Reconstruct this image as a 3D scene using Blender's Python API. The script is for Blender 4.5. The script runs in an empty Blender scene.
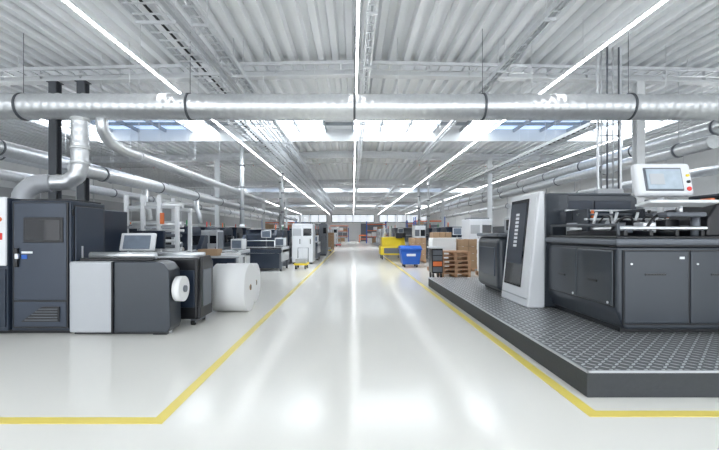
import bpy, bmesh, math, random
from mathutils import Vector, Matrix
random.seed(4)
sc=bpy.context.scene
try:
    sc.view_settings.view_transform='Standard'
except Exception: pass

# ---------------- materials ----------------
def mat(name,col,rough=0.5,metal=0.0,emis=0,noise=0.0,nscale=3.0,bump=0.0,coat=0.0):
    m=bpy.data.materials.new(name); m.use_nodes=True
    nt=m.node_tree; b=nt.nodes['Principled BSDF']
    b.inputs['Base Color'].default_value=(*col,1); b.inputs['Roughness'].default_value=rough
    b.inputs['Metallic'].default_value=metal
    if coat: b.inputs['Coat Weight'].default_value=coat; b.inputs['Coat Roughness'].default_value=.08
    if emis:
        b.inputs['Emission Color'].default_value=(*col,1); b.inputs['Emission Strength'].default_value=emis
    if noise or bump:
        tc=nt.nodes.new('ShaderNodeTexCoord'); n=nt.nodes.new('ShaderNodeTexNoise')
        n.inputs['Scale'].default_value=nscale; n.inputs['Detail'].default_value=4
        nt.links.new(tc.outputs['Object'],n.inputs['Vector'])
        if noise:
            r=nt.nodes.new('ShaderNodeMix'); r.data_type='RGBA'
            r.inputs[6].default_value=(*[c*(1-noise) for c in col],1)
            r.inputs[7].default_value=(*[min(1,c*(1+noise)) for c in col],1)
            nt.links.new(n.outputs['Fac'],r.inputs[0]); nt.links.new(r.outputs[2],b.inputs['Base Color'])
        if bump:
            bp=nt.nodes.new('ShaderNodeBump'); bp.inputs['Strength'].default_value=bump; bp.inputs['Distance'].default_value=.02
            nt.links.new(n.outputs['Fac'],bp.inputs['Height']); nt.links.new(bp.outputs['Normal'],b.inputs['Normal'])
    return m
FLOOR=mat('floor_epoxy',(.84,.83,.785),.15,noise=.02,nscale=.8)
FLOOR.node_tree.nodes['Principled BSDF'].inputs['Specular IOR Level'].default_value=.22
YEL=mat('yellow_paint',(.88,.72,.16),.3,noise=.04)
DECK=mat('deck_white_steel',(.83,.85,.87),.45,.0,noise=.03,nscale=1.5)
WALL=mat('wall_panel',(.82,.83,.83),.6,noise=.03)
WALLD=mat('wall_grey_band',(.46,.47,.48),.6,noise=.05)
GALV=mat('galvanised_steel',(.72,.74,.76),.30,.68,noise=.13,nscale=14)
GALVW=mat('light_galvanised',(.76,.78,.79),.4,.3,noise=.06,nscale=8)
WSTEEL=mat('white_beam_steel',(.72,.74,.76),.45,noise=.04)
MUL=mat('skylight_mullion_grey',(.32,.35,.38),.5,noise=.04)
DSTEEL=mat('dark_column_steel',(.10,.11,.125),.5,.2,noise=.1)
NAVY=mat('machine_navy',(.017,.028,.050),.32,.1,noise=.06,coat=.12)
NAVY2=mat('machine_slate',(.034,.047,.073),.32,.1,noise=.06,coat=.12)
SLATE=mat('machine_graphite',(.040,.049,.062),.28,.2,noise=.06,nscale=2,coat=.2)
GREYM=mat('machine_midgrey',(.14,.155,.18),.4,.1,noise=.05)
LGREY=mat('machine_lightgrey',(.48,.50,.53),.4,.1,noise=.04)
WHT=mat('machine_white',(.78,.80,.83),.35,noise=.02)
BLK=mat('machine_black',(.010,.011,.014),.3,noise=.1)
RUB=mat('rubber_black',(.02,.02,.02),.7,noise=.1)
SCREEN=mat('screen_glass',(.20,.24,.30),.08,noise=.2,nscale=9)
SCRL=mat('screen_lit',(.40,.47,.54),.2,emis=.12,noise=.2,nscale=12)
GLS=mat('dark_glass',(.012,.013,.018),.06)
PAPER=mat('paper_white',(.84,.85,.86),.75,noise=.02)
CARD=mat('cardboard',(.42,.28,.17),.8,noise=.12)
WOOD=mat('pallet_wood',(.50,.30,.18),.75,noise=.2,nscale=8)
ORG=mat('orange_paint',(.80,.20,.06),.45,noise=.05)
RED=mat('red_plastic',(.75,.04,.03),.35,noise=.05)
BLUE=mat('blue_plastic',(.012,.11,.50),.4,noise=.06)
YELM=mat('machine_yellow',(.88,.66,.04),.4,noise=.06)
GREEN=mat('green_plastic',(.08,.35,.14),.4,noise=.06)
RIM=mat('platform_rim',(.045,.050,.056),.6,noise=.12,nscale=30,bump=.1)
ALU=mat('aluminium',(.76,.78,.80),.28,.7,noise=.06)
TUBE=mat('fluorescent_tube',(.98,.99,1),.5,emis=19,noise=.001)
SKYP=mat('skylight_polycarbonate',(.91,.96,1.0),.4,emis=7.0,noise=.02,nscale=2)
SKYB=mat('skylight_blue_pane',(.55,.72,1.0),.3,emis=.85,noise=.10,nscale=1.2)
ADDWIN=mat('added_window_glow',(.88,.94,1.0),.3,emis=.7,noise=.02)  # glowing panes added to brighten the far wall

# chequer plate
CHK=bpy.data.materials.new('checker_plate'); CHK.use_nodes=True
def build_chk():
    nt=CHK.node_tree; N=nt.nodes; L=nt.links; b=N['Principled BSDF']
    tc=N.new('ShaderNodeTexCoord'); sp=N.new('ShaderNodeSeparateXYZ'); L.new(tc.outputs['Object'],sp.inputs[0])
    def M(op,a,c=None):
        n=N.new('ShaderNodeMath'); n.operation=op
        for i,v in enumerate((a,c)):
            if v is None: continue
            if isinstance(v,(int,float)): n.inputs[i].default_value=v
            else: L.new(v,n.inputs[i])
        return n.outputs[0]
    k=1/0.08
    u=M('MULTIPLY',sp.outputs['X'],k); v=M('MULTIPLY',sp.outputs['Y'],k)
    par=M('FLOORED_MODULO',M('ADD',M('FLOOR',u),M('FLOOR',v)),2)
    fx=M('SUBTRACT',M('FRACT',u),.5); fy=M('SUBTRACT',M('FRACT',v),.5)
    a=M('ADD',fx,fy); c=M('SUBTRACT',fx,fy)
    ip=M('SUBTRACT',1,par)
    p=M('ADD',M('MULTIPLY',a,par),M('MULTIPLY',c,ip)); q=M('ADD',M('MULTIPLY',c,par),M('MULTIPLY',a,ip))
    d=M('ADD',M('POWER',M('ABSOLUTE',M('DIVIDE',p,.80)),2),M('POWER',M('ABSOLUTE',M('DIVIDE',q,.26)),2))
    h=M('SUBTRACT',1,M('MINIMUM',d,1))
    mask=M('LESS_THAN',d,.9)
    mx=N.new('ShaderNodeMix'); mx.data_type='RGBA'; L.new(mask,mx.inputs[0])
    mx.inputs[6].default_value=(.17,.18,.19,1); mx.inputs[7].default_value=(.76,.78,.80,1)
    L.new(mx.outputs[2],b.inputs['Base Color'])
    b.inputs['Metallic'].default_value=.4; b.inputs['Roughness'].default_value=.32
    bp=N.new('ShaderNodeBump'); bp.inputs['Strength'].default_value=.8; bp.inputs['Distance'].default_value=.01
    L.new(h,bp.inputs['Height']); L.new(bp.outputs['Normal'],b.inputs['Normal'])
build_chk()

# ---------------- builder ----------------
class Obj:
    def __init__(s,name): s.name=name; s.bm=bmesh.new(); s.mats=[]
    def _add(s,t,m,smooth=False):
        if m not in s.mats: s.mats.append(m)
        i=s.mats.index(m)
        for f in t.faces:
            f.material_index=i
            if smooth=='all' or (smooth and len(f.verts)==4): f.smooth=True
        me=bpy.data.meshes.new('t'); t.to_mesh(me); t.free(); s.bm.from_mesh(me); bpy.data.meshes.remove(me)
        return s
    def box(s,x0,x1,y0,y1,z0,z1,m,bev=0,rot=None,seg=2):
        t=bmesh.new(); bmesh.ops.create_cube(t,size=1)
        sx,sy,sz=abs(x1-x0),abs(y1-y0),abs(z1-z0)
        bmesh.ops.scale(t,vec=(sx,sy,sz),verts=t.verts)
        if bev: bmesh.ops.bevel(t,geom=t.edges[:],offset=min(bev,.45*min(sx,sy,sz)),segments=seg,affect='EDGES',profile=.5)
        c=Vector(((x0+x1)/2,(y0+y1)/2,(z0+z1)/2))
        if rot: bmesh.ops.rotate(t,verts=t.verts,cent=(0,0,0),matrix=Matrix.Rotation(math.radians(rot[1]),3,rot[0]))
        bmesh.ops.translate(t,vec=c,verts=t.verts)
        return s._add(t,m)
    def prism(s,pts,ax,a0,a1,m,bev=0,seg=2):
        t=bmesh.new()
        def P(p,a):
            return {'y':(p[0],a,p[1]),'x':(a,p[0],p[1]),'z':(p[0],p[1],a)}[ax]
        A=[t.verts.new(P(p,a0)) for p in pts]; B=[t.verts.new(P(p,a1)) for p in pts]
        t.faces.new(A); t.faces.new(B[::-1]); n=len(pts)
        for i in range(n): t.faces.new([A[i],B[i],B[(i+1)%n],A[(i+1)%n]])
        bmesh.ops.recalc_face_normals(t,faces=t.faces)
        if bev: bmesh.ops.bevel(t,geom=t.edges[:],offset=bev,segments=seg,affect='EDGES',profile=.5)
        return s._add(t,m)
    def cyl(s,p0,p1,r,m,r2=None,seg=16):
        p0=Vector(p0);p1=Vector(p1); d=p1-p0; t=bmesh.new()
        bmesh.ops.create_cone(t,cap_ends=True,segments=seg,radius1=r,radius2=r if r2 is None else r2,depth=d.length)
        q=d.to_track_quat('Z','Y'); bmesh.ops.rotate(t,verts=t.verts,cent=(0,0,0),matrix=q.to_matrix())
        bmesh.ops.translate(t,vec=(p0+p1)/2,verts=t.verts)
        return s._add(t,m,True)
    def tube(s,pts,r,m,seg=16,rf=None,step=None,curve=False):
        pts=[Vector(p) for p in pts]
        if curve:
            out=[]; n=len(pts)
            for i in range(n-1):
                a=pts[max(i-1,0)];b=pts[i];c=pts[i+1];d=pts[min(i+2,n-1)]
                for k in range(8):
                    u=k/8; out.append(.5*((2*b)+(c-a)*u+(2*a-5*b+4*c-d)*u*u+(3*b-a-3*c+d)*u**3))
            out.append(pts[-1]); pts=out
        if step:
            out=[]
            for a,b in zip(pts,pts[1:]):
                n=max(1,int((b-a).length/step)); out+=[a.lerp(b,k/n) for k in range(n)]
            out.append(pts[-1]); pts=out
        t=bmesh.new(); rings=[]; n0=None
        for i,p in enumerate(pts):
            d=(pts[min(i+1,len(pts)-1)]-pts[max(i-1,0)]).normalized()
            if n0 is None:
                n0=d.cross(Vector((0,0,1)));
                if n0.length<.1: n0=d.cross(Vector((0,1,0)))
                n0.normalize()
            n0=(n0-d*n0.dot(d)).normalized(); b=d.cross(n0)
            rr=r*(rf(i) if rf else 1)
            rings.append([t.verts.new(p+(n0*math.cos(k*2*math.pi/seg)+b*math.sin(k*2*math.pi/seg))*rr) for k in range(seg)])
        for A,B in zip(rings,rings[1:]):
            for k in range(seg): t.faces.new([A[k],A[(k+1)%seg],B[(k+1)%seg],B[k]])
        t.faces.new(rings[0]); t.faces.new(rings[-1][::-1])
        bmesh.ops.recalc_face_normals(t,faces=t.faces)
        return s._add(t,m,True)
    def done(s):
        vs=s.bm.verts
        lo=[min(v.co[i] for v in vs) for i in range(3)]; hi=[max(v.co[i] for v in vs) for i in range(3)]
        o=Vector(((lo[0]+hi[0])/2,(lo[1]+hi[1])/2,lo[2]))
        for v in vs: v.co-=o
        me=bpy.data.meshes.new(s.name); s.bm.to_mesh(me); s.bm.free()
        for m in s.mats: me.materials.append(m)
        ob=bpy.data.objects.new(s.name,me); ob.location=o; sc.collection.objects.link(ob); return ob

# ---------------- room ----------------
XW=16; Y0=-9; YF=76
def rz(x): return 5.9-.022*abs(x)
o=Obj('floor'); o.box(-XW,XW,Y0,YF,-.2,0,FLOOR); o.done()
sky=[(-5,-2),(14.6,18),(37,40.5),(59,62.5)]  # all bands but the one just past the duct are added for light
segs=[];a=Y0
for s0,s1 in sky: segs.append((a,s0)); a=s1
segs.append((a,YF))
o=Obj('ceiling')
prof=[];x=-XW;pitch=.36
while x<XW-.01:
    for dx,dz in ((0,0),(.14,0),(.18,.15),(.32,.15)): 
        if x+dx<XW: prof.append((x+dx,rz(x+dx)+dz))
    x+=pitch
prof.append((XW,rz(XW)))
def strip(y0,y1,pr,m):
    t=bmesh.new(); A=[t.verts.new((p[0],y0,p[1])) for p in pr]; B=[t.verts.new((p[0],y1,p[1])) for p in pr]
    for i in range(len(pr)-1): t.faces.new([A[i],A[i+1],B[i+1],B[i]])
    o._add(t,m)
for s0,s1 in segs: strip(s0,s1,prof,DECK)
for s0,s1 in sky:
    strip(s0,s1,[p for p in prof if p[0]<-11.9],DECK); strip(s0,s1,[p for p in prof if p[0]>11.9],DECK)
o.box(-XW,XW,Y0,YF,6.9,7.0,DECK)
o.done()
for i,(s0,s1) in enumerate(sky):
    o=Obj('added_window_%d'%(i+1))
    for y in (s0,s1-.06): o.box(-12,12,y,y+.06,5.62,6.2,WSTEEL)
    for x in (-12,11.94): o.box(x,x+.06,s0,s1,5.6,6.2,WSTEEL)
    n=20
    for k in range(n):
        xa=-12+24*k/n; xb=xa+24/n
        m=SKYB if k in (1,2,3,15,16,17) else (WSTEEL if k in (5,9,13) else SKYP)
        o.box(xa+.03,xb-.03,s0+.06,s1-.06,6.16,6.20,m)
        o.box(xa-.035,xa+.035,s0,s1,6.02,6.18,MUL)
    for f in (.33,.66): yy=s0+(s1-s0)*f; o.box(-12,12,yy-.03,yy+.03,6.03,6.16,MUL)
    o.done()
# walls
o=Obj('wall_left'); o.box(-XW-.2,-XW,Y0,YF,0,6.9,WALL)
o.box(-XW,-XW+.04,Y0,YF,2.4,3.6,WALLD)
for k in range(20): o.box(-XW,-XW+.05,Y0+k*4.2,Y0+k*4.2+.06,0,5.4,WSTEEL)
o.done()
o=Obj('wall_right'); o.box(XW,XW+.2,Y0,YF,0,6.9,WALL)
for k in range(20): o.box(XW-.05,XW,Y0+k*4.2,Y0+k*4.2+.06,0,5.4,WSTEEL)
o.done()
o=Obj('wall_far'); o.box(-XW,XW,YF,YF+.2,0,6.9,WALL)
for k in range(14): o.box(-XW+k*2.4,-XW+k*2.4+.05,YF-.03,YF,0,5.4,WSTEEL)
o.done()
for i,(xa,xb) in enumerate(((-14,-5),(-4,4),(5,14))):  # made-up window strips, added to lighten the far end
    o=Obj('added_window_%d'%(i+5)); y=YF-.06
    o.box(xa,xb,y,y+.03,3.6,4.9,ADDWIN)
    for k in range(7): xx=xa+(xb-xa)*k/6; o.box(xx-.06,xx+.06,y-.04,y,3.55,4.95,GREYM)
    o.box(xa,xb,y-.04,y,3.5,3.6,GREYM); o.box(xa,xb,y-.04,y,4.9,5.0,GREYM); o.done()
for i,(xa,xb,h,m) in enumerate(((-3.4,-1.2,2.6,LGREY),(1.6,5.5,3.2,GREYM),(-9,-5.5,3,LGREY))):
    o=Obj('door_%d'%(i+1)); y=YF-.12
    o.box(xa-.12,xa,y-.04,y+.05,0,h+.12,GREYM);o.box(xb,xb+.12,y-.04,y+.05,0,h+.12,GREYM);o.box(xa,xb,y-.04,y+.05,h,h+.12,GREYM)
    o.box(xa,xb,y,y+.04,0,h,m); o.box((xa+xb)/2-.03,(xa+xb)/2+.03,y-.03,y,0,h,GREYM); o.done()

# roof beams
for j in range(6):
    y=10.3+11.2*j
    o=Obj('roof_beam')
    for sgn in (-1,1):
        X=XW*sgn
        def bar(z0,z1,ya,yb,m=WSTEEL):
            pts=[(0,rz(0)+z0),(X,rz(X)+z0),(X,rz(X)+z1),(0,rz(0)+z1)]
            o.prism(pts,'y',ya,yb,m)
        bar(-.06,0,y-.12,y+.12); bar(-.36,-.31,y-.12,y+.12); bar(-.31,-.06,y-.015,y+.015)
        for k in range(1,16): 
            xx=k*sgn; o.box(xx-.02,xx+.02,y-.11,y+.11,rz(xx)-.31,rz(xx)-.06,WSTEEL)
        bar(-.34,-.30,y-.75,y-.71,GALV); bar(-.34,-.30,y-.40,y-.36,GALV)
        for k in range(1,54):
            xx=k*.3*sgn; o.box(xx-.015,xx+.015,y-.73,y-.38,rz(xx)-.335,rz(xx)-.305,GALV)
        for k in range(0,16,2):
            xx=k*sgn; o.cyl((xx,y-.73,rz(xx)-.33),(xx,y-.73,rz(xx)),.008,GALV,seg=6)
    o.done()
    o=Obj('sprinkler_pipe'); yy=y+2.6
    o.tube([(-15.9,yy,rz(16)-.15),(0,yy,rz(0)-.15),(15.9,yy,rz(16)-.15)],.035,GALVW,seg=8)
    for k in range(-14,15,2): o.cyl((k,yy,rz(k)-.13),(k,yy,rz(k)),.008,GALV,seg=6); o.cyl((k,yy,rz(k)-.24),(k,yy,rz(k)-.13),.014,RED,seg=6)
    o.done()
    for xc in ((-7.67,-6.95) if j==0 else (-7.3,)) + (7.35,):
        if j==0 and xc>0: m=GALVW
        else: m=DSTEEL if (xc<0 and j==0) else GALVW
        zb=.25 if (j==0 and xc>0) else 0
        o=Obj('steel_column')
        t=rz(xc)-.36
        o.box(xc-.10,xc+.10,y-.10,y-.085,zb,t,m); o.box(xc-.10,xc+.10,y+.085,y+.10,zb,t,m); o.box(xc-.008,xc+.008,y-.085,y+.085,zb,t,m)
        o.box(xc-.16,xc+.16,y-.16,y+.16,zb,zb+.02,m); o.box(xc-.14,xc+.14,y-.12,y+.12,t-.02,t,m)
        o.done()

# light rows
for X in (-9.4,-4.25,.08,4.6,9.6):
    o=Obj('light_row'); z=4.92
    o.box(X-.018,X+.018,Y0+1,YF-2,z+.03,z+.07,WHT)
    y=Y0+1.2
    while y<YF-3.5:
        o.cyl((X,y,z),(X,y+1.45,z),.018,TUBE,seg=8)
        o.box(X-.018,X+.018,y-.04,y-.01,z-.02,z+.03,WHT)
        y+=1.5
    y=Y0+2
    while y<YF-2: o.cyl((X,y,z+.07),(X,y,rz(X)-.02),.006,GALV,seg=5); y+=3
    o.done()

# cable trays longitudinal
def tray(X,w,z,y0,y1,n='cable_tray',h=.1,m=GALV,cables=3):
    o=Obj(n)
    for x in (X-w/2,X+w/2): o.box(x-.015,x+.015,y0,y1,z,z+h,m)
    y=y0
    while y<y1: o.box(X-w/2,X+w/2,y,y+.03,z+.01,z+.03,m); y+=.3
    for k in range(cables):
        xx=X-w/2+w*(k+.7)/(cables+.4); o.cyl((xx,y0,z+.06),(xx,y1,z+.06),.022,[LGREY,BLK,WHT][k%3],seg=6)
    y=y0+.5
    while y<y1:
        for x in (X-w/2,X+w/2): o.cyl((x,y,z+h),(x,y,rz(x)),.007,m,seg=5)
        o.box(X-w/2-.03,X+w/2+.03,y-.02,y+.02,z-.04,z,m); y+=2.2
    o.done()
tray(-3.30,.62,5.05,Y0+2,60)
tray(-2.55,.22,5.0,Y0+2,60,cables=1)
tray(-3.35,.5,4.65,11.5,60,cables=2)
tray(3.3,.14,5.1,Y0+2,60,cables=1)
tray(0.32,.14,5.2,Y0+2,60,cables=1)
tray(7.0,.35,4.6,11.5,60)
o=Obj('lattice_girder')
y=Y0+2
while y<58:
    o.cyl((-2.9,y,5.15),(-2.9,y+.6,5.6),.02,GALV,seg=5); o.cyl((-2.9,y+.6,5.6),(-2.9,y+1.2,5.15),.02,GALV,seg=5); y+=1.2
o.box(-2.93,-2.87,Y0+2,58,5.58,5.64,GALV); o.box(-2.93,-2.87,Y0+2,58,5.12,5.17,GALV); o.done()

# ducts
ribf=lambda i:(1,1.0,1.045,1.0)[i%4]
o=Obj('spiral_duct')
o.tube([(-15.5,8.5,4.20),(15.5,8.5,4.16)],.262,GALV,seg=28,rf=ribf,step=.045)
for x in (-10.5,-7,-3.46,0.03,2.75,5.85,9.3):
    o.cyl((x-.022,8.5,4.18),(x+.022,8.5,4.18),.285,DSTEEL,seg=28)
    o.cyl((x,8.5,4.46),(x,8.5,rz(x)),.006,DSTEEL,seg=6)
o.done()
o=Obj('conduit_pipe'); o.cyl((-15.5,8.95,4.55),(15.5,8.95,4.55),.03,GALVW,seg=8)
for k in range(-14,15,3): o.cyl((k,8.95,4.57),(k,8.95,rz(k)),.007,GALV,seg=5)
o.done()
flex=lambda i:1+.06*(i%2)
o=Obj('extraction_drop_duct')
o.tube([(-5.8,8.5,3.95),(-5.8,8.5,3.5),(-5.8,8.5,2.95),(-5.86,8.5,2.72),(-6.05,8.5,2.58),(-6.35,8.4,2.55)],.165,GALV,seg=20,step=.04,rf=ribf)
for z in (3.9,3.3,2.98): o.cyl((-5.8,8.5,z-.03),(-5.8,8.5,z+.03),.185,GALVW,seg=20)
o.tube([(-6.35,8.4,2.55),(-6.6,8.3,2.5),(-6.75,8.2,2.3),(-6.78,8.2,1.98)],.18,LGREY,seg=18,curve=True,rf=flex)
o.done()
o=Obj('extraction_branch_duct')
o.tube([(-5.35,8.5,3.95),(-5.35,8.55,3.7),(-5.35,8.8,3.5),(-5.35,9.3,3.42),(-5.35,24,3.42)],.12,GALV,seg=16,step=.08,rf=ribf)
for y in range(10,24,3): o.cyl((-5.35,y,3.5),(-5.35,y,rz(5)),.008,GALV,seg=5); o.cyl((-5.35,y-.02,3.42),(-5.35,y+.02,3.42),.135,GALVW,seg=16)
o.done()
def longduct(X,Z,r,y0,y1,step=.06,drops=()):
    o=Obj('extraction_duct'); o.tube([(X,y0,Z),(X,y1,Z)],r,GALV,seg=20,rf=ribf,step=step)
    y=y0+1
    while y<y1:
        o.cyl((X,y-.03,Z),(X,y+.03,Z),r+.02,GREYM,seg=20); o.cyl((X,y,Z+r),(X,y,rz(X)),.008,GALV,seg=5); y+=3
    for yd in drops:
        o.tube([(X,yd,Z-.5*r),(X,yd,Z-.35-r),(X+.08,yd,Z-.7),(X+.15,yd,1.9)],r*.55,GALV,seg=12)
    o.done()
longduct(-6.4,3.0,.17,9.2,45,drops=(12.3,16.4))
longduct(-8.9,3.65,.2,6,50)
longduct(-9.6,3.1,.15,6,50,drops=(14,))
longduct(-11.5,4.1,.22,6,50)
longduct(8.3,3.6,.16,9.2,50)
longduct(9.3,4.2,.2,9.2,50)
longduct(10.9,3.4,.15,9.2,50)
for (x,y,z1,r) in ((-5.1,18.4,1.9,.1),(-4.4,24.5,1.7,.12),(-3.7,21,1.95,.06),(-4.9,28,2,.1),(4.9,26,1.8,.07),(5.6,34,2,.1)):
    o=Obj('vertical_extraction_pipe'); o.cyl((x,y,z1),(x,y,rz(x)-.02),r,GALV,seg=14)
    for z in (2.6,3.6,4.6): o.cyl((x,y,z-.03),(x,y,z+.03),r+.02,GREYM,seg=14)
    o.cyl((x,y,z1-.15),(x,y,z1),r*1.6,GALVW,r2=r,seg=14)
    o.done()

# ---------------- floor lines ----------------
def lline(pts):
    o=Obj('yellow_floor_marking_line'); o.prism(pts,'z',.0005,.004,YEL); o.done()
lline([(-9,3.14),(-1.50,3.14),(-1.50,34),(-1.60,34),(-1.60,3.25),(-9,3.25)])
lline([(9,3.26),(1.93,3.26),(1.93,30),(2.04,30),(2.04,3.37),(9,3.37)])

# ---------------- right platform ----------------
o=Obj('machine_platform')
o.box(2.13,9.4,3.64,11.3,0.0,.225,RIM,.01)
o.box(2.13,9.4,3.64,11.3,.225,.246,CHK)
o.box(2.12,9.4,3.625,3.655,.228,.25,LGREY,.004); o.box(2.12,2.145,3.625,11.3,.228,.25,LGREY,.004)
o.done()
PZ=.247
o=Obj('digital_printing_press')
fx=3.26
o.box(fx+.12,8.4,5.06,7.6,PZ,PZ+.10,BLK)
o.prism([(fx+.10,PZ+.06),(8.5,PZ+.06),(8.5,1.33),(fx,1.33),(fx,PZ+.28)],'y',4.93,7.7,SLATE,.035,3)
for k,(xa,xb) in enumerate(((fx+.07,4.12),(4.14,5.2),(5.22,6.4),(6.42,7.6))):
    o.box(xa-.01,xb+.01,4.915,4.94,PZ+.12,1.29,BLK)
    o.box(xa,xb,4.90,4.95,PZ+.14,1.28,SLATE,.016)
    o.box(xa+.25,xa+.5,4.893,4.905,.98,1.0,BLK)
    o.cyl((xa+.08,4.89,1.12),(xa+.08,4.91,1.12),.012,ALU,seg=10)
    o.box(xb-.12,xb-.06,4.896,4.902,1.18,1.21,WHT)
for ya,yb in ((5.0,5.78),(5.8,6.6)):
    o.box(fx-.012,fx+.02,ya-.01,yb+.01,PZ+.32,1.29,BLK)
    o.box(fx-.026,fx+.02,ya,yb,PZ+.34,1.28,SLATE,.014)
    o.box(fx-.034,fx-.02,ya+.3,ya+.5,.85,.88,BLK)
    o.cyl((fx-.034,ya+.08,.62),(fx-.02,ya+.08,.62),.018,ALU,seg=10)
o.box(fx-.03,8.52,4.89,7.0,1.335,1.35,BLK)
o.box(fx-.06,8.55,4.86,7.0,1.35,1.43,GREYM,.03,seg=3)
o.box(fx-.03,8.5,4.9,7.0,1.43,1.46,BLK,.01)
for y in (4.98,5.5,6.1):
    o.cyl((fx+.05,y,1.56),(8.3,y,1.56),.022,ALU,seg=10)
for k in range(16):
    x=fx+.1+k*.32
    o.box(x,x+.05,4.96,6.3,1.46,1.53,BLK,.01); o.cyl((x+.02,4.98,1.46),(x+.02,4.98,1.56),.018,DSTEEL,seg=8)
for k in range(11):
    x=fx+.22+k*.30; o.box(x,x+.18,5.22,5.4,1.5,1.60+.04*(k%3),[GREYM,ALU,BLK][k%3],.012)
    o.cyl((x+.1,5.62,1.60),(x+.22,5.62,1.60),.08,[LGREY,BLK][k%2],seg=14)
    o.cyl((x,5.8,1.6),(x+.05,5.8,1.80),.02,ALU,seg=8)
    o.box(x-.05,x+.2,6.2,6.45,1.46,1.66+.05*(k%2),[LGREY,GREYM,ALU][k%3],.02)
    o.cyl((x+.02,6.35,1.7),(x+.02,6.35,1.86),.025,[BLK,ORG,ALU,BLK][k%4],seg=8)
    o.tube([(x,5.4,1.6),(x+.05,5.5,1.72),(x+.1,5.7,1.74),(x+.12,5.9,1.62)],.01,BLK,seg=6)
for y,z in ((5.95,1.72),(6.15,1.80),(6.5,1.88)): o.box(fx+.2,7.2,y,y+.05,z-.03,z,[LGREY,GREYM,ALU][int(y*10)%3],.008)
for x in (fx+.22,4.3,5.4,6.5): o.box(x,x+.05,5.95,6.55,1.46,1.86,SLATE,.01)
o.tube([(3.7,5.1,1.5),(3.9,5.1,1.74),(4.3,5.15,1.76),(4.6,5.2,1.52)],.018,BLK,seg=8,curve=True)
o.tube([(3.4,5.3,1.5),(3.6,5.4,1.68),(3.9,5.6,1.70),(4.1,5.8,1.5)],.015,BLK,seg=8,curve=True)
o.tube([(fx+.02,4.95,1.46),(fx+.02,4.95,1.60),(fx+.02,6.6,1.62),(fx+.02,6.6,1.46)],.02,DSTEEL,seg=8)
# upper housing and lower continuation
o.prism([(3.20,1.40),(4.78,1.40),(4.78,2.08),(4.70,2.14),(3.36,2.16),(3.20,2.12)],'y',6.72,7.75,SLATE,.03,3)
o.box(3.45,4.02,6.70,6.73,1.58,2.04,NAVY,.008); o.box(4.05,4.66,6.70,6.73,1.58,2.04,NAVY,.008)
o.box(3.3,4.7,6.75,7.7,2.145,2.175,GREYM,.01)
o.box(4.78,7.9,6.8,7.7,1.40,1.86,SLATE,.03); o.box(5.0,5.6,6.9,7.5,1.86,2.02,LGREY,.03); o.box(6.0,7.4,6.95,7.6,1.86,1.95,GREYM,.02)
bx0,tx0=2.90,3.10
o.prism([(bx0,PZ),(3.20,PZ),(3.20,2.2),(tx0,2.2)],'y',6.66,7.85,WHT,.03,3)
o.prism([(3.18,PZ+.02),(3.6,PZ+.02),(3.6,2.16),(3.20,2.16)],'y',6.67,7.85,SLATE,.02)
def sl(z,off): return bx0+(tx0-bx0)*(z-PZ)/(2.2-PZ)-off
def slab(y0,y1,z0,z1,off,m,th=.02):
    o.prism([(sl(z0,off),z0),(sl(z1,off),z1),(sl(z1,off-th),z1),(sl(z0,off-th),z0)],'y',y0,y1,m)
slab(7.0,7.74,.55,2.10,.012,GLS); slab(7.05,7.70,.95,2.04,.018,NAVY)
slab(6.72,6.97,.5,2.12,.008,WHT)
for k in range(9):
    z=1.25+k*.07; slab(7.31,7.45,z,z+.045,.022,WHT,.006)
slab(6.72,7.8,.38,.40,.008,LGREY)
o.box(2.95,5.2,8.1,9.5,PZ+.06,1.42,SLATE,.12,seg=4)
o.box(2.93,5.2,8.1,9.5,1.42,1.50,GREYM,.03)
o.box(2.93,2.97,8.3,9.3,.6,1.2,NAVY2,.015); o.box(3.1,5.2,8.25,9.4,PZ,PZ+.07,BLK)
o.box(3.5,5.0,8.3,9.3,1.5,1.85,LGREY,.04); o.box(3.48,3.51,8.5,9.1,1.56,1.80,GLS,.005)
o.prism([(4.38,1.45),(5.9,1.45),(5.9,1.95),(4.75,1.95),(4.52,1.88),(4.40,1.70)],'y',4.95,5.6,BLK,.03,3)
o.box(4.6,5.8,5.0,5.5,1.95,2.0,SLATE,.02); o.box(4.72,5.8,4.94,4.96,1.6,1.78,SLATE,.005)
o.done()
o=Obj('operator_control_console'); dx=-.13
def bx(x0,x1,*r,**k): o.box(x0+dx,x1+dx,*r,**k)
def cy(a,b,*r,**k): o.cyl((a[0]+dx,a[1],a[2]),(b[0]+dx,b[1],b[2]),*r,**k)
cy((4.45,5.05,1.46),(4.45,5.05,1.72),.05,GREYM); bx(4.0,4.5,4.93,5.17,1.70,1.76,GREYM,.02)
bx(3.68,4.38,5.0,5.12,1.95,2.38,WHT,.045,rot=('X',-12),seg=4)
bx(3.77,4.24,4.985,5.015,2.02,2.32,GREYM,.008,rot=('X',-12))
bx(3.79,4.22,4.972,5.005,2.04,2.30,SCRL,.004,rot=('X',-12))
bx(3.82,4.0,4.968,4.99,2.10,2.24,LGREY,.002,rot=('X',-12))
cy((4.31,4.965,2.05),(4.31,5.03,2.05),.028,RED); cy((4.31,4.97,2.14),(4.31,5.03,2.14),.018,BLK); cy((4.31,4.985,2.22),(4.31,5.04,2.22),.016,YELM)
cy((4.05,5.1,1.74),(4.05,5.1,2.0),.035,WHT)
bx(3.66,4.52,4.75,5.02,1.84,1.88,WHT,.015,rot=('X',-8))
for r in range(4):
    for k in range(13): bx(3.75+k*.05,3.79+k*.05,4.80+r*.045,4.835+r*.045,1.872+.006*r,1.895+.006*r,GREYM)
bx(4.42,4.48,4.8,4.95,1.88,1.92,ORG,.01)
cy((4.2,4.98,1.72),(4.2,4.98,1.86),.03,ALU)
o.done()

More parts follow.
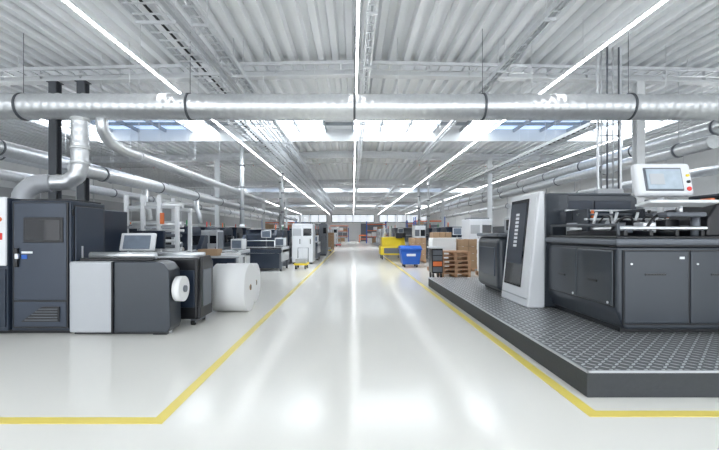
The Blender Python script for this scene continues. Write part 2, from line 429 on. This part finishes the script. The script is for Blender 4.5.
# ---------------- left machine ----------------
o=Obj('digital_cutting_press')
o.box(-9,-4.22,6.0,8.8,0.0,.09,BLK)
o.box(-5.04,-4.16,5.9,6.72,.06,1.98,NAVY,.02)
o.box(-9,-4.9,6.5,8.7,.06,1.96,NAVY,.02)
o.box(-9,-5.06,5.86,6.6,.06,2.02,NAVY2,.02)
o.box(-5.35,-5.07,5.84,5.9,1.02,2.03,WHT,.015); o.box(-5.34,-5.07,5.83,5.86,.12,.98,NAVY,.01)
o.cyl((-5.16,5.80,1.70),(-5.16,5.85,1.70),.035,ORG)
o.box(-5.2,-5.12,5.83,5.85,1.4,1.5,RED)
o.box(-5.0,-4.19,5.88,5.91,.10,1.95,BLK)
o.box(-4.98,-4.21,5.87,5.91,.51,1.94,NAVY2,.012)
o.box(-4.83,-4.25,5.855,5.885,1.36,1.73,BLK,.01); o.box(-4.79,-4.29,5.85,5.87,1.40,1.69,GLS)
o.box(-4.96,-4.90,5.83,5.88,1.0,1.28,BLK,.012); o.box(-4.86,-4.78,5.862,5.88,1.12,1.18,BLUE); o.box(-4.86,-4.70,5.863,5.88,1.20,1.23,WHT); o.box(-4.93,-4.88,5.82,5.86,1.12,1.2,ALU,.01)
o.box(-4.98,-4.21,5.87,5.91,.12,.49,NAVY2,.012)
o.prism([(-4.86,.20),(-4.3,.20),(-4.3,.42),(-4.55,.42)],'y',5.855,5.88,BLK)
for k in range(5): o.box(-4.8+k*.05,-4.32,5.845,5.865,.22+k*.04,.232+k*.04,GREYM)
o.box(-4.17,-4.155,5.96,6.68,.28,1.92,BLK); o.box(-4.17,-4.14,5.98,6.65,.3,1.9,NAVY2,.01); o.box(-4.145,-4.13,6.1,6.13,1.1,1.3,ALU)
for z in (.5,1.75): o.cyl((-4.15,5.93,z),(-4.15,5.93,z+.1),.015,BLK,seg=8)
o.box(-5.0,-4.2,6.0,6.68,1.98,2.01,BLK,.01)
o.box(-4.14,-2.80,5.95,6.2,.0,.09,BLK)
o.box(-4.15,-3.52,5.84,6.25,.04,1.08,LGREY,.03,seg=3)
o.prism([(-3.51,.04),(-2.72,.04),(-2.68,.12),(-2.70,.95),(-2.78,1.05),(-2.88,1.08),(-3.51,1.08)],'y',5.86,6.25,SLATE,.015)
o.box(-3.525,-3.505,5.83,6.25,.04,1.08,BLK)
o.box(-4.1,-3.0,6.0,6.2,1.08,1.12,BLK,.01)
o.cyl((-4.0,6.1,1.16),(-3.0,6.1,1.16),.05,ALU)
o.box(-2.95,-2.75,5.9,6.02,.0,.04,BLK)
o.cyl((-2.76,6.02,.0),(-2.76,6.02,.05),.04,ALU)
o.cyl((-2.72,6.05,.66),(-2.52,6.05,.66),.05,GREYM)
o.cyl((-2.66,6.05,.66),(-2.55,6.05,.66),.19,PAPER,seg=40)
o.done()
o=Obj('roll_stand_unit')
o.box(-3.4,-2.50,6.45,7.0,.10,1.10,BLK,.04,seg=3)
o.prism([(6.43,.12),(7.0,.12),(7.04,1.0),(6.9,1.12),(6.55,1.12)],'x',-2.51,-2.46,BLK,.01)
o.box(-2.465,-2.44,6.55,6.9,.3,.9,GREYM,.01)
o.box(-3.3,-2.55,6.43,6.46,.3,.9,NAVY,.01)
for x in (-3.3,-2.6):
    o.box(x-.04,x+.04,6.5,6.95,.04,.10,GREYM)
    for y in (6.52,6.93): o.cyl((x-.03,y,.04),(x+.03,y,.04),.04,RUB,seg=12)
o.cyl((-3.3,6.75,1.14),(-2.5,6.75,1.14),.04,ALU)
o.box(-3.2,-2.6,6.5,6.9,1.10,1.115,WHT)
o.done()
def roll(name,x0,x1,y,z,r):
    o=Obj(name); o.cyl((x0,y,z),(x1,y,z),r,PAPER,seg=48)
    for x,d in ((x1,1),(x0,-1)):
        o.tube([(x,y,z),(x+.012*d,y,z)],.055,CARD,seg=20); o.cyl((x+.008*d,y,z),(x+.014*d,y,z),.04,BLK,seg=18)
    o.done()
roll('paper_roll',-2.62,-1.98,7.72,.455,.455)
roll('paper_roll',-2.75,-2.12,8.75,.42,.42)

o=Obj('touchscreen_terminal')
o.box(-4.05,-3.45,6.95,7.02,1.18,1.50,WHT,.02,rot=('X',-15)); o.box(-3.98,-3.52,6.93,6.97,1.22,1.46,SCREEN,.004,rot=('X',-15))
o.cyl((-3.75,7.1,.05),(-3.75,7.1,1.3),.035,LGREY); o.box(-3.95,-3.55,7.05,7.35,0,.05,GREYM,.01); o.done()
o=Obj('web_tension_frame')
for x in (-5.1,-4.72,-4.35,-3.95):
    for y in (9.0,9.7): o.box(x-.04,x+.04,y-.04,y+.04,0,2.35 if x<-4.3 else 2.1,WHT,.008)
for z in (.5,1.0,1.6,2.05): 
    o.box(-5.1,-3.95,8.97,9.03,z,z+.06,LGREY); o.cyl((-5.1,9.3,z+.1),(-3.95,9.3,z+.1),.07,ALU)
for x in (-5.1,-3.95): o.box(x-.03,x+.03,9.0,9.7,1.0,1.07,LGREY); o.box(x-.03,x+.03,9.0,9.7,2.0,2.07,LGREY)
o.box(-4.9,-4.2,8.9,8.98,1.15,1.55,NAVY,.02); o.box(-4.3,-4.22,8.9,8.96,1.7,1.95,ORG,.01)
for k in range(5): o.cyl((-5.05,9.1+.12*k,1.2+.12*k),(-4.0,9.1+.12*k,1.2+.12*k),.035,[GREYM,ALU][k%2],seg=10)
o.done()
o=Obj('work_bench')
o.box(-4.2,-2.9,10.2,10.9,.86,.91,LGREY,.01)
for x in (-4.15,-2.95):
    for y in (10.25,10.85): o.box(x-.03,x+.03,y-.03,y+.03,0,.86,ALU)
o.box(-4.15,-2.95,10.25,10.85,.3,.33,GREYM); o.box(-4.0,-3.5,10.3,10.7,.91,1.08,CARD,.005); o.box(-3.4,-3.0,10.3,10.7,.91,.98,PAPER); o.box(-3.9,-3.3,10.3,10.8,.33,.6,BLUE,.02); o.done()

# ---------------- generic mid-distance machines ----------------
def press(name,x0,x1,y0,y1,h,n,side=1,c1=NAVY,c2=NAVY2,c3=WHT):
    o=Obj(name); xa=x1 if side>0 else x0; s=side
    o.box(x0+.1,x1-.1,y0,y1,0,.12,BLK)
    o.box(x0,x1,y0,y1,.12,h*.48,c1,.04)
    L=(y1-y0)/n
    for k in range(n):
        a=y0+k*L+.12*L; b=a+.68*L
        o.prism([(a-.05,h*.48),(b+.1,h*.48),(b,h*.9),(b-.1*L,h),(a+.1*L,h),(a,h*.85)],'x',x0+.06,x1-.06,c2 if k%2 else c1,.02)
        o.box(min(xa,xa+.03*s),max(xa,xa+.03*s),a,b,h*.18,h*.42,c3 if k%3==0 else c2,.01)
        o.box(min(xa-.06*s,xa-.03*s),max(xa-.06*s,xa-.03*s),a+.1*L,b-.1*L,h*.6,h*.8,GLS)
        o.cyl((x0+.1,b+.12*L,h*.62),(x1-.1,b+.12*L,h*.62),.1,ALU,seg=14)
        o.box(x0+.2,x1-.2,a,b,h,h+.03,LGREY,.01)
        o.cyl((xa-.1*s,a,h),(xa-.1*s,a,h+.22),.025,[ORG,GREEN,RED][k%3],seg=8)
    o.box(x0+.05,x1-.05,y0-.03,y0+.02,.2,h*.44,c2,.01); o.box(x0+.15,x1-.15,y0-.04,y0,h*.25,h*.4,c3,.008)
    for x in (x0+.1,x1-.1): o.cyl((x,y0-.05,.0),(x,y0-.05,h*.7),.02,ALU,seg=8)
    o.cyl((x0+.1,y0-.05,h*.7),(x1-.1,y0-.05,h*.7),.02,ALU,seg=8)
    o.box(min(xa,xa+.35*s),max(xa,xa+.35*s),y0+.1,y1-.1,.0,.18,GREYM,.01)
    o.box(xa-.5*s-.22,xa-.5*s+.22,y0+.05,y0+.1,h*.78,h*.98,c3,.01); o.box(xa-.5*s-.18,xa-.5*s+.18,y0+.04,y0+.055,h*.8,h*.96,SCREEN)
    o.cyl((xa-.5*s,y0+.1,h*.48),(xa-.5*s,y0+.1,h*.8),.03,GREYM,seg=8)
    o.done()
def folder(name,x0,x1,y0,y1,h=1.0,c=NAVY2):
    o=Obj(name)
    for x in (x0+.08,x1-.08):
        for y in (y0+.08,y1-.08): o.box(x-.05,x+.05,y-.05,y+.05,.08,h*.8,GREYM); o.cyl((x-.04,y,.05),(x+.04,y,.05),.05,RUB,seg=12)
    o.box(x0,x1,y0,y1,h*.75,h*.9,c,.02); o.box(x0,x0+.06,y0,y1,h*.4,h,LGREY,.01); o.box(x1-.06,x1,y0,y1,h*.4,h,LGREY,.01)
    o.box(x0+.1,x1-.1,y0+.05,y0+.1,.12,h*.74,c,.01)
    k=0;y=y0+.1
    while y<y1-.05: o.cyl((x0+.05,y,h*.93),(x1-.05,y,h*.93),.035,ALU if k%2 else BLK,seg=10); y+=.13;k+=1
    o.box(x0+.1,x0+.5,y0+.1,y0+.5,.15,h*.7,GREYM,.02); o.box(x1-.5,x1-.1,y1-.6,y1-.1,h,h+.35,WHT,.02)
    o.box(x1-.45,x1-.15,y1-.62,y1-.6,h+.05,h+.3,SCREEN); o.prism([(y1-.7,h*.9),(y1,h*.9),(y1,h*1.5),(y1-.2,h*1.5)],'x',x0+.05,x0+.2,c,.01); o.done()
def cabinet(name,x0,x1,y0,y1,h,c=WHT,c2=LGREY):
    o=Obj(name); o.box(x0+.03,x1-.03,y0+.03,y1-.03,0,.08,BLK); o.box(x0,x1,y0,y1,.08,h,c,.02)
    n=2; w=(x1-x0)/n
    for k in range(n):
        o.box(x0+k*w+.02,x0+(k+1)*w-.02,y0-.02,y0+.01,.14,h-.06,c,.008); o.box(x0+(k+.5)*w+.25*w,x0+(k+.5)*w+.32*w,y0-.04,y0-.02,h*.5,h*.62,BLK)
        o.box(x0+k*w+.1*w,x0+(k+.9)*w,y0-.026,y0-.018,h*.7,h*.88,GLS if k else c2)
    o.box(x1-.01,x1+.02,y0+.05,y1-.05,.14,h-.06,c2,.008); o.box(x0+.1,x1-.1,y0+.1,y1-.1,h,h+.06,GREYM,.01); o.done()
def pallet(o,x,y,z,w=1.2,d=.8):
    for k in range(3):
        xx=x+(w-.1)*k/2; o.box(xx,xx+.1,y,y+d,z,z+.022,WOOD)
        for j in range(3): o.box(xx,xx+.1,y+(d-.14)*j/2,y+(d-.14)*j/2+.14,z+.022,z+.1,WOOD)
    for j in range(3): o.box(x,x+w,y+(d-.1)*j/2,y+(d-.1)*j/2+.1,z+.1,z+.122,WOOD)
    for j in range(6): yy=y+(d-.1)*j/5; o.box(x,x+w,yy,yy+.1,z+.122,z+.144,WOOD)
def pallet_load(name,x,y,kind,w=1.2,d=.8,h=.9):
    o=Obj(name); pallet(o,x,y,0,w,d)
    if kind=='empty':
        n=int(h/.15)
        for k in range(1,n): pallet(o,x+random.uniform(-.02,.02),y,.146*k,w,d)
    elif kind=='paper':
        z=.144
        while z<h:
            hh=random.uniform(.1,.2); e=random.uniform(0,.02); o.box(x+.04+e,x+w-.04,y+.04,y+d-.04,z,z+hh-.006,PAPER); z+=hh
    else:
        z=.144
        while z<h:
            for i in range(3):
                for j in range(2): o.box(x+.01+i*w/3,x+(i+1)*w/3-.01,y+.01+j*d/2,y+(j+1)*d/2-.01,z,z+.27,CARD,.008)
            for i in range(3): o.box(x+(i+.45)*w/3,x+(i+.55)*w/3,y-.0,y+d,z+.268,z+.276,PAPER)
            z+=.28
    o.done()
# left side
folder('folding_machine',-4.75,-2.75,15.6,17.2,.95)
press('sheet_press',-4.9,-3.4,17.9,23.3,1.65,3)
press('sheet_press',-8.9,-6.0,12.4,20.5,1.75,4,c3=LGREY)
cabinet('control_cabinet',-2.95,-1.95,19.3,20.6,1.95)
cabinet('control_cabinet',-5.55,-4.95,14.6,15.3,1.6,LGREY,GREYM)
folder('folding_machine',-5.3,-3.6,12.6,14.0,.95,NAVY)
press('sheet_press',-5.3,-2.7,25.5,34,1.8,4)
cabinet('control_cabinet',-2.25,-1.75,26.5,28,2.1,GREYM,GREYM)
press('sheet_press',-5.5,-2.4,37.5,47,1.9,4,c1=GREYM,c2=LGREY)
press('sheet_press',-11.5,-8.2,23,33,1.9,4)
press('sheet_press',-13.5,-10.6,13,21,1.8,4,c1=NAVY,c2=GREYM)
folder('folding_machine',-2.7,-1.9,22.0,23.4,1.0)
pallet_load('paper_pallet',-3.2,23.9,'paper',.9,.8,1.2)
pallet_load('carton_pallet',-2.9,35.6,'box',1.2,.8,1.3)
press('sheet_press',-6,-2.6,52,60,2,3,c1=LGREY,c2=WHT)
cabinet('control_cabinet',-2.9,-1.9,48.5,50.5,2.2,WHT,LGREY)
def cart(x,y,c=YELM,w=.55,d=.9,name='hand_lift_cart'):
    o=Obj(name); o.box(x,x+w,y,y+d,.16,.24,c,.02)
    for a in (x+.08,x+w-.08):
        for b in (y+.1,y+d-.1): o.cyl((a-.03,b,.08),(a+.03,b,.08),.08,RUB,seg=14); o.box(a-.02,a+.02,b-.02,b+.02,.1,.17,DSTEEL)
    o.tube([(x+.05,y+d,.24),(x+.05,y+d+.05,.85),(x+w-.05,y+d+.05,.85),(x+w-.05,y+d,.24)],.02,GREYM,seg=8)
    o.box(x+.06,x+w-.06,y+.1,y+d-.15,.24,.42,LGREY,.01); o.done()
cart(-2.45,16.5); cart(-2.2,30); cart(-1.9,44,RED)
# right centre
def yellow_stacker(x,y):
    o=Obj('yellow_sorting_machine')
    o.box(x,x+1.3,y,y+1.6,.25,.75,YELM,.05)
    o.prism([(y,.75),(y+1.6,.75),(y+1.6,1.25),(y+.5,1.25)],'x',x+.1,x+1.2,YELM,.03)
    o.box(x+.2,x+1.1,y-.02,y,.35,.65,GREYM); o.box(x+.9,x+1.25,y+.2,y+.5,1.2,1.5,BLK,.02)
    for a in (x+.12,x+1.18):
        for b in (y+.15,y+1.45): o.cyl((a,b,0),(a,b,.25),.04,GREYM,seg=10)
    o.cyl((x+.3,y+.8,1.25),(x+.3,y+.8,1.9),.05,GALVW); o.done()
yellow_stacker(1.55,22.6); yellow_stacker(2.1,25.2)
o=Obj('blue_waste_bin')
o.prism([(2.16,.14),(2.88,.14),(2.97,.76),(2.07,.76)],'y',17.3,18.1,BLUE,.03); o.box(2.04,3.0,17.25,18.15,.76,.83,BLUE,.03)
o.prism([(17.25,.83),(18.15,.83),(18.1,.92),(17.6,.95)],'x',2.06,2.98,BLUE,.02)
for a in (2.25,2.78):
    for b in (17.42,17.98): o.cyl((a-.03,b,.07),(a+.03,b,.07),.07,RUB,seg=12)
o.box(2.32,2.7,17.22,17.30,.5,.60,WHT); o.done()
pallet_load('wooden_pallet_stack',3.0,13.6,'empty',1.0,.8,.9)
pallet_load('carton_pallet',4.1,15.6,'box',1.2,1.0,1.25)
pallet_load('paper_pallet',3.0,15.3,'paper',1.0,.9,1.2)
pallet_load('carton_pallet',3.4,17.0,'box',.8,.8,1.5)
pallet_load('paper_pallet',4.4,13.6,'paper',1.0,.8,1.2)
pallet_load('carton_pallet',2.9,20.2,'box',.8,.8,1.0)
cart(2.35,19.0,ORG)
o=Obj('tool_trolley'); o.box(2.55,2.9,12.9,13.5,.2,1.0,BLK,.02); o.box(2.5,2.95,12.85,13.55,1.0,1.05,WHT,.01)
for k in range(4): o.box(2.58,2.87,12.88,12.9,.25+k*.18,.4+k*.18,ORG if k==1 else GREYM,.005)
for a in (2.6,2.85):
    for b in (12.97,13.43): o.cyl((a-.02,b,.1),(a+.02,b,.1),.1,RUB,seg=12)
o.done()
cabinet('control_cabinet',5.2,6.2,12.2,13.2,1.7,LGREY,GREYM)
cabinet('control_cabinet',5.0,6.0,17.2,18.4,2.1,WHT,LGREY)
cabinet('control_cabinet',3.3,3.9,21.5,22.4,1.9,WHT,GREYM)
press('sheet_press',4.6,6.9,19.5,26.5,1.8,3,side=-1)
press('sheet_press',3.2,5.4,31,40,1.9,3,side=-1,c1=GREYM,c2=LGREY)
press('sheet_press',8.9,11.5,12,20,1.9,3,side=-1)
press('sheet_press',8.9,11.5,23,33,1.9,3,side=-1,c1=GREYM)
press('sheet_press',3.2,6.0,44,56,2,3,side=-1,c1=LGREY,c2=WHT)
def rack(x0,x1,y0,y1,h=3.2):
    o=Obj('storage_rack')
    for x in (x0,x1):
        for y in (y0,y1): o.box(x-.05,x+.05,y-.05,y+.05,0,h,BLUE)
    for z in (.9,1.8,2.7):
        o.box(x0,x1,y0-.05,y0,z,z+.1,ORG); o.box(x0,x1,y1,y1+.05,z,z+.1,ORG); o.box(x0,x1,y0,y1,z+.08,z+.1,WOOD)
    for z in (.01,1.0,1.9):
        x=x0+.15
        while x<x1-.5:
            w=random.uniform(.5,.8); o.box(x,min(x+w,x1-.1),y0+.1,y1-.1,z,z+random.uniform(.4,.75),random.choice([CARD,PAPER,GREYM,CARD]),.01); x+=w+.08
    o.done()
rack(2.0,4.8,58,59.2); rack(6.5,9.5,41.5,42.7); rack(7.2,10,53,54.2); rack(-11,-7,48.5,49.7); rack(-12,-7.5,61.5,62.7); rack(-4,-.8,70,71.2,2.4)
o=Obj('orange_barrier_rail')
for x in (1.0,2.2,3.4,4.6): o.box(x-.05,x+.05,63.0,63.1,0,1.2,ORG)
o.box(1,4.6,63.02,63.08,1.05,1.2,ORG); o.box(1,4.6,63.02,63.08,.5,.6,ORG); o.done()
# vertical cable riser right
o=Obj('cable_riser')
for k in range(4): o.cyl((5.62+k*.13,9.05,2.5),(5.62+k*.13,9.05,5.7),.018,[GALV,GREYM][k%2],seg=8)
for z in (2.7,3.2,3.7,4.6): o.box(5.55,6.08,9.07,9.1,z,z+.03,GALV)
for x in (5.56,6.07): o.box(x-.015,x+.015,9.06,9.12,2.5,5.7,GALV)
o.box(5.5,6.1,9.0,9.15,1.6,2.5,LGREY,.02)
o.box(5.6,6.0,8.95,9.2,PZ,1.6,GREYM,.01)
o.done()

# ---------------- world, camera ----------------
w=bpy.data.worlds.new('World'); sc.world=w; w.use_nodes=True
bg=w.node_tree.nodes['Background']; bg.inputs[0].default_value=(.92,.96,1,1); bg.inputs[1].default_value=2.8
cam=bpy.data.cameras.new('camera'); co=bpy.data.objects.new('camera',cam); sc.collection.objects.link(co)
co.location=(0,0,1.5); co.rotation_euler=(math.radians(90),0,0)
cam.sensor_width=36; cam.lens=20.03; cam.shift_x=6.5/719; cam.shift_y=8/719; cam.clip_end=300
sc.camera=co
